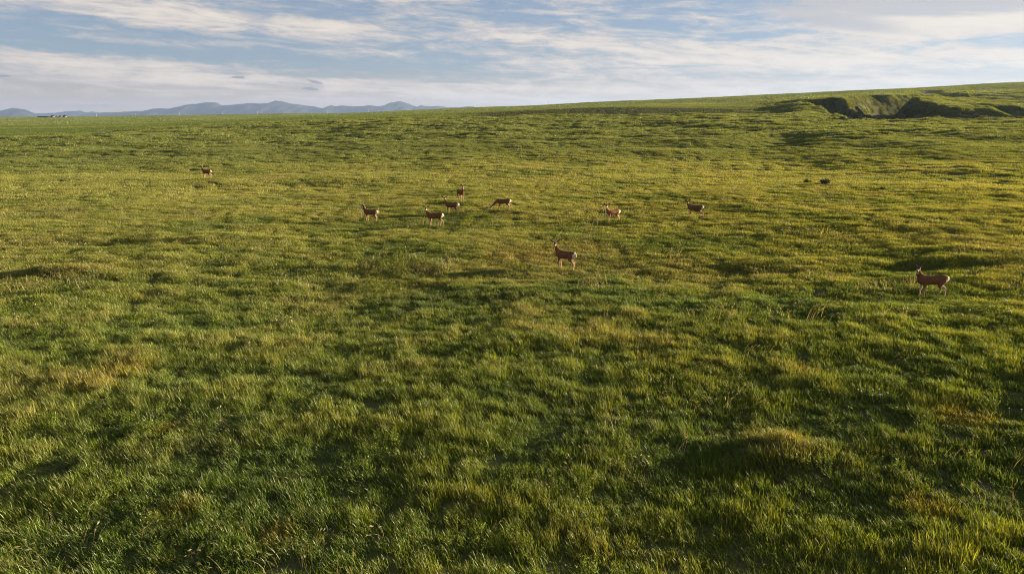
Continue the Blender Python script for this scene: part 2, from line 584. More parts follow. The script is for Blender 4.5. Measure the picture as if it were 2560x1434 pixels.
build_range('mountains', [(205, 290), (215, 287), (240, 283), (260, 281), (290, 281.5), (310, 279), (335, 279), (352, 282), (362, 281.5), (370, 277), (380, 272), (400, 271), (420, 272), (445, 267), (465, 262), (490, 260), (515, 256), (540, 256), (555, 264), (575, 263), (600, 260), (625, 258), (650, 259), (670, 258), (687, 252), (705, 253), (725, 259), (745, 261), (765, 264), (790, 267), (806, 271), (828, 263), (840, 266), (850, 264), (870, 265), (900, 266), (925, 263), (945, 266), (960, 264), (975, 257), (1000, 253), (1012, 256), (1030, 263), (1042, 267), (1053, 263), (1062, 265), (1080, 266), (1095, 265), (1120, 268), (1150, 268.5), (1165, 265.8), (1180, 266), (1200, 270), (1300, 277)], 15000, 1500, 3, m_mtn)
build_range('butte', [(-70, 293), (-40, 289), (-20, 284), (0, 279), (12, 274), (33, 270), (60, 273), (75, 279), (95, 287), (125, 293)], 14600, 700, 8, m_mtn)
build_range('low_hills', [(-60, 287), (0, 286), (60, 289), (95, 283.5), (115, 283), (140, 282), (165, 278.5), (200, 277), (215, 281), (228, 279), (245, 281), (260, 283), (285, 281), (320, 279.5), (340, 277), (370, 279), (420, 284), (480, 290)], 18200, 600, 14, m_mtn)

# ------------------------------------------------------------------ air
def build_haze():
    x, y0, y1, z0, z1 = 19800.0, -19800.0, 19800.0, -95.0, 372.0
    v = [(sx * x, y, z) for z in (z0, z1) for y in (y0, y1) for sx in (-1, 1)]
    f = [(0, 2, 3, 1), (4, 5, 7, 6), (0, 1, 5, 4), (2, 6, 7, 3), (0, 4, 6, 2), (1, 3, 7, 5)]
    m = bpy.data.materials.new('haze_air')
    m.use_nodes = True
    nt = m.node_tree
    nt.nodes.clear()
    out = nt.nodes.new('ShaderNodeOutputMaterial')
    pv = nt.nodes.new('ShaderNodeVolumePrincipled')
    pv.inputs['Color'].default_value = HAZE_COLOR
    pv.inputs['Density'].default_value = HAZE_DENSITY
    pv.inputs['Anisotropy'].default_value = 0.3
    nt.links.new(pv.outputs[0], out.inputs['Volume'])
    o = mesh_obj('haze', v, f, m)
    tag(o, kind='stuff')


HAZE_DENSITY = 4.0e-5
HAZE_COLOR = (0.38, 0.52, 0.92, 1)
if USE_HAZE:
    build_haze()


# ------------------------------------------------------------------ mule deer
def coat_material():
    m, b, p = mat('deer_coat', rough=0.9, spec=0.05)
    at = b.node('ShaderNodeAttribute', attribute_type='GEOMETRY', attribute_name='coat')
    pos = b.node('ShaderNodeTexCoord').outputs['Object']
    n = b.noise(pos, 28.0, 4, 0.6)
    f = b.mixc(1.0, at.outputs['Color'], b.mixc(n, (0.7, 0.7, 0.7), (1.3, 1.3, 1.3)), 'MULTIPLY')
    b.l.new(f, p.inputs['Base Color'])
    return m


M_COAT = coat_material()
M_EYE = mat('deer_eye', (0.012, 0.008, 0.006), 0.15, 0.5)[0]
M_TAIL, _b, _p = mat('deer_tail', rough=0.8, spec=0.1)
_at = _b.node('ShaderNodeAttribute', attribute_type='GEOMETRY', attribute_name='coat')
_b.l.new(_at.outputs['Color'], _p.inputs['Base Color'])
M_VELVET = mat('antler_velvet', (0.10, 0.065, 0.045), 0.9, 0.1)[0]


def catmull(P, R, k=4):
    """refine a chain of points (n,3) and radii (n,2)"""
    P = np.array(P, float)
    R = np.array(R, float)
    Q, S = [], []
    n = len(P)
    for i in range(n - 1):
        p0, p1, p2, p3 = P[max(i - 1, 0)], P[i], P[i + 1], P[min(i + 2, n - 1)]
        r0, r1, r2, r3 = R[max(i - 1, 0)], R[i], R[i + 1], R[min(i + 2, n - 1)]
        for t in np.arange(k) / k:
            c = lambda a, b, c_, d: 0.5 * (2 * b + (c_ - a) * t + (2 * a - 5 * b + 4 * c_ - d) * t * t + (3 * b - a - 3 * c_ + d) * t ** 3)
            Q.append(c(p0, p1, p2, p3))
            S.append(c(r0, r1, r2, r3))
    Q.append(P[-1])
    S.append(R[-1])
    return np.array(Q), np.maximum(np.array(S), 0.004)


def loft(V, F, P, R, side, n=14, cap=True):
    """tube through points P; R = (radius along side, radius across); appended to V, F"""
    side = np.array(side, float)
    rings = []
    for i in range(len(P)):
        t = P[min(i + 1, len(P) - 1)] - P[max(i - 1, 0)]
        t = t / (np.linalg.norm(t) + 1e-9)
        s = side - t * np.dot(side, t)
        s = s / (np.linalg.norm(s) + 1e-9)
        u = np.cross(t, s)
        base = len(V)
        for k in range(n):
            a = 2 * math.pi * k / n
            V.append(P[i] + s * R[i][0] * math.cos(a) + u * R[i][1] * math.sin(a))
        rings.append(base)
    for a, b in zip(rings[:-1], rings[1:]):
        for k in range(n):
            F.append((a + k, a + (k + 1) % n, b + (k + 1) % n, b + k))
    if cap:
        F.append(tuple(rings[0] + k for k in range(n))[::-1])
        F.append(tuple(rings[-1] + k for k in range(n)))


def unit(v):
    v = np.array(v, float)
    return v / np.linalg.norm(v)


C_COAT = np.array((0.165, 0.073, 0.034))
C_BACK = np.array((0.110, 0.053, 0.029))
C_WHITE = np.array((0.62, 0.54, 0.42))
C_CREAM = np.array((0.50, 0.38, 0.25))
C_BELLY = np.array((0.36, 0.25, 0.16))
C_LEG = np.array((0.34, 0.205, 0.115))
C_FACE = np.array((0.24, 0.17, 0.12))
C_DARK = np.array((0.035, 0.024, 0.018))
C_EAR = np.array((0.115, 0.075, 0.055))


def deer(name, x, y, heading, pose, scale=1.0, head_to=None, label='', feet=(0, 0, 0, 0), antlers=False, tint=1.0, neck_drop=0.0, stretch=1.0):
    """heading: degrees in the ground plane; local +X is the nose end.  feet: fore-aft step of
    front left, front right, hind left, hind right.  head_to: world azimuth the face points to."""
    z0 = zat(x, y)
    th = math.radians(heading)
    chains = []                                       # (kind, P, R, side)
    Y = (0, 1, 0)
    sway = 0.0
    trunk = [(-0.60, 0, .81), (-0.565, 0, .80), (-0.49, 0, .785), (-0.38, 0, .765), (-0.2, 0, .75), (0.0, 0, .735), (0.2, 0, .735), (0.35, 0, .755), (0.46, 0, .79), (0.52, 0, .81)]
    tr = [(.045, .05), (.095, .105), (.125, .155), (.145, .185), (.15, .182), (.162, .192), (.158, .205), (.135, .19), (.10, .145), (.06, .08)]
    chains.append(('trunk',) + catmull(trunk, tr, 4) + (Y,))
    if pose == 'graze':
        H = np.array((0.93, 0.0, 0.30))
        hd = unit((0.42, 0.05, -0.86))
        hu = unit((0.86, 0.0, 0.42))
        neck = [(0.30, 0, .80), (0.44, 0, .77), (0.62, 0, .62), (0.78, 0, .46), H - hd * 0.02]
        nr = [(.10, .16), (.09, .145), (.07, .105), (.058, .082), (.055, .07)]
    else:
        H = np.array((0.565, 0.0, 1.235 - neck_drop))
        if head_to is None:
            rel = 0.0
        else:
            rel = math.radians(head_to) - th
        pit = math.radians(-24)
        hd = np.array((math.cos(pit) * math.cos(rel), math.cos(pit) * math.sin(rel), math.sin(pit)))
        hu = np.array((-math.sin(pit) * math.cos(rel), -math.sin(pit) * math.sin(rel), math.cos(pit)))
        H = H + np.array((0.0, 0.06 * math.sin(rel), 0.0))
        neck = [(0.27, 0, .80), (0.41, 0, .88), (0.50, 0.0, 1.00 - neck_drop * .5), (0.545, 0.4 * H[1], 1.12 - neck_drop * .8), H - hd * 0.03 - hu * 0.02]
        nr = [(.10, .15), (.088, .135), (.066, .10), (.055, .078), (.055, .066)]
    chains.append(('neck',) + catmull(neck, nr, 4) + (Y,))
    hs = np.cross(hu, hd)
    L = [-.075, -.04, 0, .06, .11, .16, .20, .225]
    hr = [(.042, .042), (.06, .062), (.066, .07), (.060, .066), (.045, .053), (.035, .042), (.031, .034), (.020, .020)]
    drop = [0, .004, .004, 0, -.006, -.010, -.014, -.016]
    chains.append(('head',) + catmull([H + hd * l + hu * d for l, d in zip(L, drop)], hr, 3) + (hs,))
    for s in (-1, 1):
        e0 = H + hs * s * .045 + hu * .045 - hd * .035
        ed = unit(hs * s * 0.80 + hu * 0.62 - hd * 0.10)
        if pose == 'graze':
            ed = unit(hs * s * 0.55 + hu * 0.75 - hd * 0.35)
        if pose == 'profile':
            ed = unit(hs * s * 0.42 + hu * 0.85 - hd * 0.18)
        es = unit(np.cross(ed, hd))
        P, R = catmull([e0, e0 + ed * .05, e0 + ed * .11, e0 + ed * .17, e0 + ed * .225, e0 + ed * .25],
                       [(.02, .018), (.032, .015), (.048, .013), (.047, .012), (.027, .010), (.008, .007)], 3)
        chains.append(('ear', P, R, es))
    fr = [('front', (0.33, .085, .72)), ('front', (0.33, -.085, .72)), ('hind', (-0.41, .075, .76)), ('hind', (-0.41, -.075, .76))]
    for (kind, top), st in zip(fr, feet):
        sy = 1 if top[1] > 0 else -1
        if kind == 'front':
            P = [top, (0.285 + st * .15, .085 * sy, .55), (0.315 + st * .55, .075 * sy, .315), (0.305 + st * .9, .07 * sy, .11), (0.325 + st, .07 * sy, .055), (0.345 + st, .07 * sy, -.03)]
            R = [(.06, .105), (.045, .062), (.030, .036), (.019, .021), (.024, .027), (.027, .032)]
        else:
            P = [top, (-0.31 + st * .12, .092 * sy, .59), (-0.375 + st * .35, .088 * sy, .47), (-0.475 + st * .62, .078 * sy, .365), (-0.452 + st * .88, .07 * sy, .12), (-0.435 + st, .07 * sy, .055), (-0.41 + st, .07 * sy, -.03)]
            R = [(.075, .14), (.066, .105), (.045, .062), (.027, .035), (.020, .022), (.024, .027), (.027, .032)]
        chains.append((kind,) + catmull(P, R, 4) + (Y,))
    V, F = [], []
    for kind, P, R, side in chains:
        loft(V, F, P, R, side)
    tmp = mesh_obj('tmp', V, F)
    rm = tmp.modifiers.new('r', 'REMESH')
    rm.mode = 'VOXEL'
    rm.voxel_size = 0.0105
    sm = tmp.modifiers.new('s', 'SMOOTH')
    sm.factor = 0.5
    sm.iterations = 4
    dg = bpy.context.evaluated_depsgraph_get()
    me = bpy.data.meshes.new_from_object(tmp.evaluated_get(dg))
    me.name = name
    bpy.data.objects.remove(tmp)
    n = len(me.vertices)
    co = np.empty(n * 3)
    me.vertices.foreach_get('co', co)
    co = co.reshape(-1, 3)
    # which limb each point of the hide belongs to
    best = np.full(n, 1e9)
    part = np.zeros(n, int)
    par = np.zeros(n)
    for ci, (kind, P, R, side) in enumerate(chains):
        d = np.linalg.norm(co[:, None, :] - P[None], axis=2) / (R.max(axis=1)[None] + .02)
        k = d.argmin(1)
        dm = d[np.arange(n), k]
        up = dm < best
        best[up] = dm[up]
        part[up] = ci
        par[up] = k[up] / (len(P) - 1)
    col = np.tile(C_COAT, (n, 1))
    kinds = np.array([c[0] for c in chains])[part]
    X, Yc, Z = co.T

    def blend(mask, c, w):
        w = np.clip(w, 0, 1)[:, None] * mask[:, None]
        col[:] = col * (1 - w) + np.array(c) * w

    body = (kinds == 'trunk') | (kinds == 'front') & (Z > .6) | (kinds == 'hind') & (Z > .62)
    blend(body, C_BACK, (Z - .80) / .12)
    blend(body & (X < .35), C_BELLY, (.585 - Z) / .05)
    blend((kinds == 'front'), C_LEG, (.56 - Z) / .25)
    blend((kinds == 'hind'), C_LEG, (.55 - Z) / .2)
    inner = ((kinds == 'front') | (kinds == 'hind'))
    blend(inner & (np.abs(Yc) < .075) & (Z < .62), C_CREAM, (.082 - np.abs(Yc)) / .02)
    blend((kinds == 'hind') & (X < -.44) & (Z > .38), C_CREAM, (-.43 - X) / .06)
    blend(inner & (Z < .05), C_DARK, (.045 - Z) / .02)
    rump = ((kinds == 'trunk') | (kinds == 'hind'))
    blend(rump & (Z > .52), C_WHITE, (-.515 - X + .10 * np.clip((Z - .9) / -.3, -1, .3)) / .035 * ((np.abs(Yc) < .13) * 1.0) * (Z < .93))
    nk = kinds == 'neck'
    if pose != 'graze':
        front = (X - (0.41 + (Z - .88) * .45))
        blend(nk & (Z > .93), C_CREAM, (front - .045) / .04 * ((Z - .98) / .08).clip(0, 1))
        blend(nk & (Z > .80) & (Z < 1.0), C_BACK, (front - .05) / .05)
    else:
        blend(nk, C_CREAM, ((.62 - .9 * (X - .62)) - .075 - Z) / .03)
    rel_h = co - H
    hx, hz, hy = rel_h @ hd, rel_h @ hu, rel_h @ hs
    hm = kinds == 'head'
    blend(hm, C_FACE, np.ones(n))
    blend(hm, C_DARK * 1.8, (hz - .030) / .02 * ((.12 - hx) / .04).clip(0, 1))
    blend(hm, C_WHITE * .9, ((hx - .105) / .03) * (hz < .03))
    blend(hm, C_WHITE * .85, (-.022 - hz) / .015)
    blend(hm, C_DARK, (hx - .195) / .012 * (hz > -.035))
    em = kinds == 'ear'
    blend(em, C_EAR, np.ones(n))
    if pose != 'graze':
        dv = np.array([c[1][0] for c in chains if c[0] == 'ear'])
        blend(em & (hx > -.04), C_FACE * 1.1, (hx + .032) / .01 * (1 - np.clip((par - .75) / .2, 0, 1)))
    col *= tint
    at = me.attributes.new('coat', 'FLOAT_COLOR', 'POINT')
    at.data.foreach_set('color', np.concatenate([col, np.ones((n, 1))], 1).astype(np.float32).ravel())
    me.materials.clear()
    me.materials.append(M_COAT)
    me.polygons.foreach_set('use_smooth', [True] * len(me.polygons))
    o = bpy.data.objects.new(name, me)
    COL.objects.link(o)
    o.location = (x, y, z0)
    o.rotation_euler = (0, 0, th)
    o.scale = (scale * stretch, scale, scale)
    tag(o, label, 'deer', 'mule deer spread over the meadow')
    # eyes
    for s in (-1, 1):
        ev, ef = [], []
        c = H + hd * .052 + hs * s * .057 + hu * .022
        Pe = np.array([c + hs * s * t for t in (-.012, -.008, 0, .007, .010)])
        loft(ev, ef, Pe, [(.003, .003), (.012, .011), (.016, .014), (.010, .009), (.003, .003)], hd, 10)
        mesh_obj('eye', ev, ef, M_EYE, o, smooth=True)
    # rope tail, white with a black tip
    tv, tf = [], []
    Pt, Rt = catmull([(-0.585, 0, .865), (-0.615, 0, .84), (-0.622, 0, .79), (-0.610, 0, .72), (-0.595, 0, .655), (-0.588, 0, .635)],
                     [(.020, .018), (.024, .02), (.025, .02), (.024, .02), (.020, .017), (.006, .006)], 3)
    loft(tv, tf, Pt, Rt, Y, 10)
    t = mesh_obj('tail', tv, tf, M_TAIL, o, smooth=True)
    ca = t.data.attributes.new('coat', 'FLOAT_COLOR', 'POINT')
    cc = np.array([[*(C_DARK if v[2] < .70 else C_WHITE), 1] for v in tv], np.float32)
    ca.data.foreach_set('color', cc.ravel())
    if antlers:
        for s in (-1, 1):
            av, af = [], []
            b0 = H + hu * .055 + hs * s * .035 - hd * .005
            P, R = catmull([b0, b0 + hu * .09 + hs * s * .05 - hd * .02, b0 + hu * .17 + hs * s * .075 + hd * .01, b0 + hu * .25 + hs * s * .085 + hd * .05], [(.016, .016), (.017, .017), (.016, .016), (.010, .010)], 4)
            loft(av, af, P, R, hd, 10)
            q = b0 + hu * .14 + hs * s * .068
            P, R = catmull([q, q + hu * .06 + hs * s * .03 - hd * .05, q + hu * .10 + hs * s * .035 - hd * .08], [(.014, .014), (.013, .013), (.008, .008)], 3)
            loft(av, af, P, R, hd, 10)
            mesh_obj('antler', av, af, M_VELVET, o, smooth=True)
    return o


def cam_az(x, y):
    return math.degrees(math.atan2(-y, -x))


HERD_AT = [(19.25, 30.15), (3.0, 37.7), (-11.4, 54.8), (-5.95, 52.3), (-5.1, 57.7), (-4.85, 64.6), (-.75, 58.8), (8.1, 54.6), (14.75, 54.9), (-39.1, 88.4)]
HERD = [
    # x, y, heading, pose, head yaw off the camera (None = straight ahead), feet, label
    dict(x=19.1, y=30.2, heading=183, pose='stand', off=-4, size=1.14, stretch=1.13, feet=(-.06, .02, .24, -.18), label='largest deer, dark brown in side view with white tail, standing alone near the right edge'),
    dict(x=3.0, y=37.7, heading=143, pose='stand', off=4, size=1.17, feet=(.02, -.05, -.05, .02), label='brown deer alone in the middle, white rump and black-tipped tail turned to us, looking back'),
    dict(x=-11.4, y=54.8, heading=164, pose='profile', off=None, feet=(.03, -.06, -.02, .03), label='deer gazing away to the left, ears upright, its two front legs lit from behind'),
    dict(x=-5.95, y=52.3, heading=180, pose='stand', off=-5, size=1.13, feet=(.02, -.04, -.14, .10), label='long-bodied deer with wide spread ears, standing in front of the close trio'),
    dict(x=-5.1, y=57.7, heading=162, pose='stand', off=6, feet=(0, -.05, .03, -.03), label='middle deer of the close trio, rump partly turned to us'),
    dict(x=-4.85, y=64.6, heading=-62, pose='stand', off=6, size=1.2, feet=(.02, .0, .04, -.06), label='deer facing us with pale sunlit throat, rearmost of the close trio'),
    dict(x=-0.75, y=58.8, heading=177, pose='graze', off=None, feet=(-.04, .04, .05, -.04), label='deer grazing with its head lowered into the grass'),
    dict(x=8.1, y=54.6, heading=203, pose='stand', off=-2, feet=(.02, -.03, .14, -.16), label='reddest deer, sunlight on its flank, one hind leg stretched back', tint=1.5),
    dict(x=14.75, y=54.9, heading=170, pose='stand', off=18, feet=(-.06, .0, .10, -.18), label='greyish buck with short velvet antlers, head turned towards us', antlers=True, tint=0.92, neck_drop=0.10),
    dict(x=-39.1, y=88.4, heading=160, pose='profile', off=None, size=1.26, feet=(.02, -.05, .06, -.05), label='farthest deer, small and dark, standing apart on the far left'),
]
for h in HERD:
    ht = None if h['off'] is None else cam_az(h['x'], h['y']) + h['off']
    deer('mule_deer', h['x'], h['y'], h['heading'], h['pose'], h.get('size', 1.1), ht, h['label'], h['feet'], h.get('antlers', False), h.get('tint', 1.0), h.get('neck_drop', 0.0), h.get('stretch', 1.0))
SHRUBS_RIM = [ (123.3, 239.9, 1.10), (124.2, 238.5, 0.90), (125.5, 238.6, 1.00), (127.6, 238.2, 0.80), (128.4, 237.7, 0.60), (134.5, 238.7, 0.50), (134.4, 236.4, 0.70), (138.2, 240.4, 1.10), (138.3, 238.5, 0.50), (125.6, 237.0, 0.50) ]
SHRUBS_RIGHT = [ (152.6, 243.1, 1.00), (153.2, 242.2, 0.90), (153.7, 241.4, 1.40), (156.3, 243.5, 1.20), (155.6, 240.4, 1.00), (156.6, 239.3, 0.90), (160.6, 243.6, 1.10), (161.1, 242.8, 0.90), (160.3, 239.8, 0.80), (164.8, 243.8, 0.70), (165.8, 242.5, 0.60), (164.8, 239.4, 0.80), (166.2, 239.4, 0.70), (169.5, 241.3, 0.70), (172.5, 242.9, 0.90), (172.3, 240.5, 1.00), (171.9, 237.8, 0.90) ]
SHRUBS_SLOPE = [ (113.1, 250.9, 0.60), (115.4, 251.4, 0.70), (117.1, 250.7, 0.80), (118.3, 250.9, 0.90), (120.1, 250.0, 1.00), (103.5, 233.5, 0.60), (120.9, 337.7, 0.60), (123.1, 326.7, 0.70), (111.7, 289.6, 0.60), (106.6, 266.3, 0.70) ]
SHRUBS_FIELD = [ (33.8, 78.5, 0.95, 'low dark green shrub just behind the slate-grey shrub'), (37.6, 69.5, 0.70, 'small dark shrub to the right of the slate-grey shrub'), (60.4, 179.6, 1.10, 'low dark shrub in the far meadow, left of the ravine'), (99.1, 212.3, 1.30, 'low dark shrub with long shadow, below the ravine mouth'), (120.0, 200.4, 1.00, 'low dark shrub below the ravine rim, nearest the right end'), (60.8, 141.1, 0.70, 'small dark shrub midway between ravine and slate-grey shrub') ]
POLES = [
    (-1148.9, 1946.2, 'first pole from the left on the skyline, pale against the mountains'),
    (-1080.6, 2019.0, 'second pale pole from the left, beyond the farmstead'),
    (-973.4, 2061.8, 'third pale pole from the left, below the first mountain shoulder'),
    (-848.3, 2062.3, 'fourth pole from the left, faint before the highest mountains'),
    (-747.6, 2069.1, 'fifth pole from the left, pale at the foot of the highest peak'),
    (-510.8, 1954.4, 'sixth pole from the left, faint before the low saddle of the mountains'),
    (-358.8, 1763.9, 'seventh pole from the left, before the lone right-hand peak'),
    (-74.1, 1418.1, 'thin grey pole on the skyline just right of the mountains'),
    (66.6, 1288.3, 'thin grey pole on the bare middle skyline, left of a close pair'),
    (120.6, 1234.1, 'left pole of the thin grey pair on the middle skyline'),
    (170.2, 1208.1, 'right pole of the thin grey pair, last on the skyline'),
]
BINS = [
    (-902.0, 1381.6, 3.4, 2.3, 2.3, 'left grain bin with tall dark cone roof, beside the long shed'),
    (-896.6, 1385.2, 1.9, 1.7, 1.5, 'small grain bin, second from the left of the farmstead'),
    (-894.3, 1390.0, 1.2, 1.3, 0.8, 'smallest grain bin, low and half hidden in the middle of the farmstead'),
    (-891.3, 1388.6, 2.8, 2.0, 1.8, 'round-topped grain bin, second from the right of the farmstead'),
    (-885.0, 1392.6, 3.5, 2.3, 2.5, 'right-hand grain bin of the farmstead, brightly lit on its right side'),
]
SHED = (-914.0, 1374.0, 20.0, 8.0, 1.5, 0.9)


# ------------------------------------------------------------------ sagebrush, boulder-low shrubs, far buildings, poles
def leafy(name, seed, w, h, n, leaf, colors):
    """bush: short forked stems and many small leaf faces gathered in sprays"""
    rg = np.random.RandomState(seed)
    V, F, mi = [], [], []
    tips = []
    for k in range(9):
        a = rg.rand() * 6.283
        r = w * (0.25 + .6 * rg.rand())
        tip = np.array((math.cos(a) * r, math.sin(a) * r * .8, h * (.5 + .5 * rg.rand()) * (1 - .35 * (r / w) ** 2)))
        tips.append(tip)
        P, R = catmull([(0, 0, -.05), tip * np.array((.35, .35, .45)), tip], [(.035, .035), (.022, .022), (.008, .008)], 3)
        n0 = len(F)
        loft(V, F, P, R, (0.3, 1, 0.2), 5)
        mi += [1] * (len(F) - n0)
    for k in range(n):
        c = tips[rg.randint(len(tips))]
        q = c * (.55 + .5 * rg.rand()) + rg.normal(0, 1, 3) * np.array((w * .17, w * .17, h * .13))
        q[2] = max(q[2], .02)
        d = unit(rg.normal(0, 1, 3) + np.array((0, 0, .6)))
        s = unit(np.cross(d, rg.normal(0, 1, 3)))
        L = leaf * (.6 + .8 * rg.rand())
        b = len(V)
        V += [q, q + d * L * .5 + s * L * .28, q + d * L, q + d * L * .5 - s * L * .28]
        F.append((b, b + 1, b + 2, b + 3))
        mi.append(0)
    o = mesh_obj(name, V, F, None, link=False)
    for m in colors:
        o.data.materials.append(m)
    o.data.polygons.foreach_set('material_index', mi)
    return o


M_SAGE, b_, p_ = mat('sage_leaf', rough=0.85, spec=0.1)
_n = b_.noise(b_.node('ShaderNodeNewGeometry').outputs['Position'], 4.0, 3)
b_.l.new(b_.mixc(_n, (0.055, 0.060, 0.045), (0.125, 0.125, 0.098)), p_.inputs['Base Color'])
M_SAGE2, b_, p_ = mat('dark_shrub_leaf', rough=0.85, spec=0.1)
_n = b_.noise(b_.node('ShaderNodeNewGeometry').outputs['Position'], 4.0, 3)
b_.l.new(b_.mixc(_n, (0.050, 0.070, 0.024), (0.105, 0.120, 0.042)), p_.inputs['Base Color'])
M_STEM = mat('shrub_stem', (0.07, 0.05, 0.036), 0.9, 0.1)[0]
import bmesh


def shrub_proto(seed, w, h, n, leaf, leaf_mat):
    """foliage and stem meshes of one bush"""
    me = leafy('bush', seed, w, h, n, leaf, (leaf_mat, M_STEM)).data
    out = []
    for nm, keep in (('foliage', 0), ('stem', 1)):
        m2 = me.copy()
        m2.name = nm
        bm = bmesh.new()
        bm.from_mesh(m2)
        bmesh.ops.delete(bm, geom=[f for f in bm.faces if f.material_index != keep], context='FACES')
        bm.to_mesh(m2)
        bm.free()
        out.append((nm, m2))
    return out


sage = [shrub_proto(5 + k, 1.05, 1.0, 420, .17, M_SAGE) for k in range(3)]
dark = [shrub_proto(25 + k, .75, .55, 300, .15, M_SAGE2) for k in range(3)]
grey = [shrub_proto(77, .72, .62, 700, .13, M_SAGE)]


def put_shrub(name, protos, k, x, y, s, rz, label, group):
    o = bpy.data.objects.new(name, None)
    COL.objects.link(o)
    o.location = (x, y, zat(x, y))
    o.rotation_euler = (0, 0, rz)
    o.scale = (s, s * .9, s)
    tag(o, label, 'shrub', group)
    for nm, m in protos[k % len(protos)]:
        c = bpy.data.objects.new(nm, m)
        COL.objects.link(c)
        c.parent = o


ORD = ['first', 'second', 'third', 'fourth', 'fifth', 'sixth', 'seventh', 'eighth', 'ninth', 'tenth', 'eleventh', 'twelfth', 'thirteenth', 'fourteenth', 'fifteenth', 'sixteenth', 'seventeenth']
for rows, text, group, q in ((SHRUBS_RIM, 'dark sagebrush from the left in the sparse row on the near ravine rim', 'sagebrush along the ravine rim', 1.7),
                             (SHRUBS_RIGHT, 'sagebrush from the left in the crowded row at the right end of the rim', 'sagebrush at the right end of the rim', 2.3),
                             (SHRUBS_SLOPE, 'grey sagebrush from the left, scattered on the lit bank left of the ravine', 'sagebrush on the lit bank', 1.1)):
    for k, (x, y, s) in enumerate(sorted(rows, key=lambda t: math.atan2(t[0], t[1]))):
        put_shrub('sagebrush', sage, k, x, y, s, k * q, ORD[k] + ' ' + text, group)
for k, (x, y, s, lb) in enumerate(SHRUBS_FIELD):
    put_shrub('low_shrub', dark, k, x, y, s * .85, k * 1.3, lb, 'low shrubs in the meadow')
put_shrub('grey_shrub', grey, 0, 34.3, 75.5, 1.0, 0.0, 'low slate-grey shrub with pale sunlit top, alone in the meadow on the right', 'low shrubs in the meadow')

# --- farmstead on the skyline
M_BIN, b_, p_ = mat('galvanised_steel', rough=0.8, spec=0.1)
_n = b_.noise(b_.node('ShaderNodeNewGeometry').outputs['Position'], 0.6, 3)
b_.l.new(b_.mixc(_n, (0.13, 0.125, 0.115), (0.20, 0.185, 0.165)), p_.inputs['Base Color'])
M_ROOF = mat('dark_steel_roof', (0.035, 0.036, 0.042), 0.9, 0.05)[0]
M_WALL = mat('dark_barn_boards', (0.060, 0.050, 0.045), 0.9, 0.1)[0]


def lathe(name, prof, material, parent, n=20):
    V, F = [], []
    for r, z in prof:
        for k in range(n):
            a = 2 * math.pi * k / n
            V.append((r * math.cos(a), r * math.sin(a), z))
    for i in range(len(prof) - 1):
        for k in range(n):
            F.append((i * n + k, i * n + (k + 1) % n, (i + 1) * n + (k + 1) % n, (i + 1) * n + k))
    F.append(tuple((len(prof) - 1) * n + k for k in range(n)))
    F.append(tuple(range(n))[::-1])
    return mesh_obj(name, V, F, material, parent)


def empty(name, x, y, rz=0.0, dz=0.0):
    o = bpy.data.objects.new(name, None)
    COL.objects.link(o)
    o.location = (x, y, zat(x, y) + dz)
    o.rotation_euler = (0, 0, rz)
    return o


def box(V, F, x0, x1, y0, y1, z0, z1):
    b = len(V)
    V += [(x, y, z) for z in (z0, z1) for y in (y0, y1) for x in (x0, x1)]
    F += [tuple(b + i for i in q) for q in ((0, 2, 3, 1), (4, 5, 7, 6), (0, 1, 5, 4), (2, 6, 7, 3), (0, 4, 6, 2), (1, 3, 7, 5))]


for (x, y, R, Hw, Hr, lb) in BINS:
    e = empty('grain_bin', x, y, 0.2)
    tag(e, lb, 'grain bin', 'grain bins of the far farmstead')
    ribs = []
    for k in range(9):
        z = -.5 + (Hw + .5) * k / 8.0
        ribs += [(R + (.05 if k % 2 else 0.0), z)]
    lathe('wall', ribs, M_BIN, e, 24)
    lathe('roof', [(R + .25, Hw - .05), (R + .25, Hw + .08), (R * .55, Hw + Hr * .62), (R * .16, Hw + Hr)], M_ROOF, e, 24)
    lathe('cap', [(R * .16, Hw + Hr - .02), (R * .18, Hw + Hr + .35), (.1, Hw + Hr + .55)], M_BIN, e, 12)
(x, y, L, W, Hw, Hr) = SHED
e = empty('machine_shed', x, y, 0.12)
tag(e, 'long low dark shed at the left end of the farmstead on the skyline', 'shed')
V, F = [], []
box(V, F, -L / 2, L / 2, -W / 2, W / 2, -.6, Hw)
mesh_obj('wall', V, F, M_WALL, e)
V = [(-L / 2 - .4, -W / 2 - .4, Hw), (L / 2 + .4, -W / 2 - .4, Hw), (L / 2 + .4, 0, Hw + Hr), (-L / 2 - .4, 0, Hw + Hr), (-L / 2 - .4, W / 2 + .4, Hw), (L / 2 + .4, W / 2 + .4, Hw)]
V = V + [(a, b, c - .25) for a, b, c in V]
F = [(0, 1, 2, 3), (3, 2, 5, 4), (6, 9, 8, 7), (9, 10, 11, 8), (0, 6, 7, 1), (4, 5, 11, 10), (0, 3, 9, 6), (3, 4, 10, 9), (1, 7, 8, 2), (2, 8, 11, 5)]
mesh_obj('roof', V, F, M_ROOF, e)
V, F = [], []
for k in range(4):
    xx = -L / 2 + L * (k + .5) / 4
    box(V, F, xx - 2, xx + 2, -W / 2 - .12, -W / 2 + .02, -.5, Hw - .5)
mesh_obj('door', V, F, M_ROOF, e)

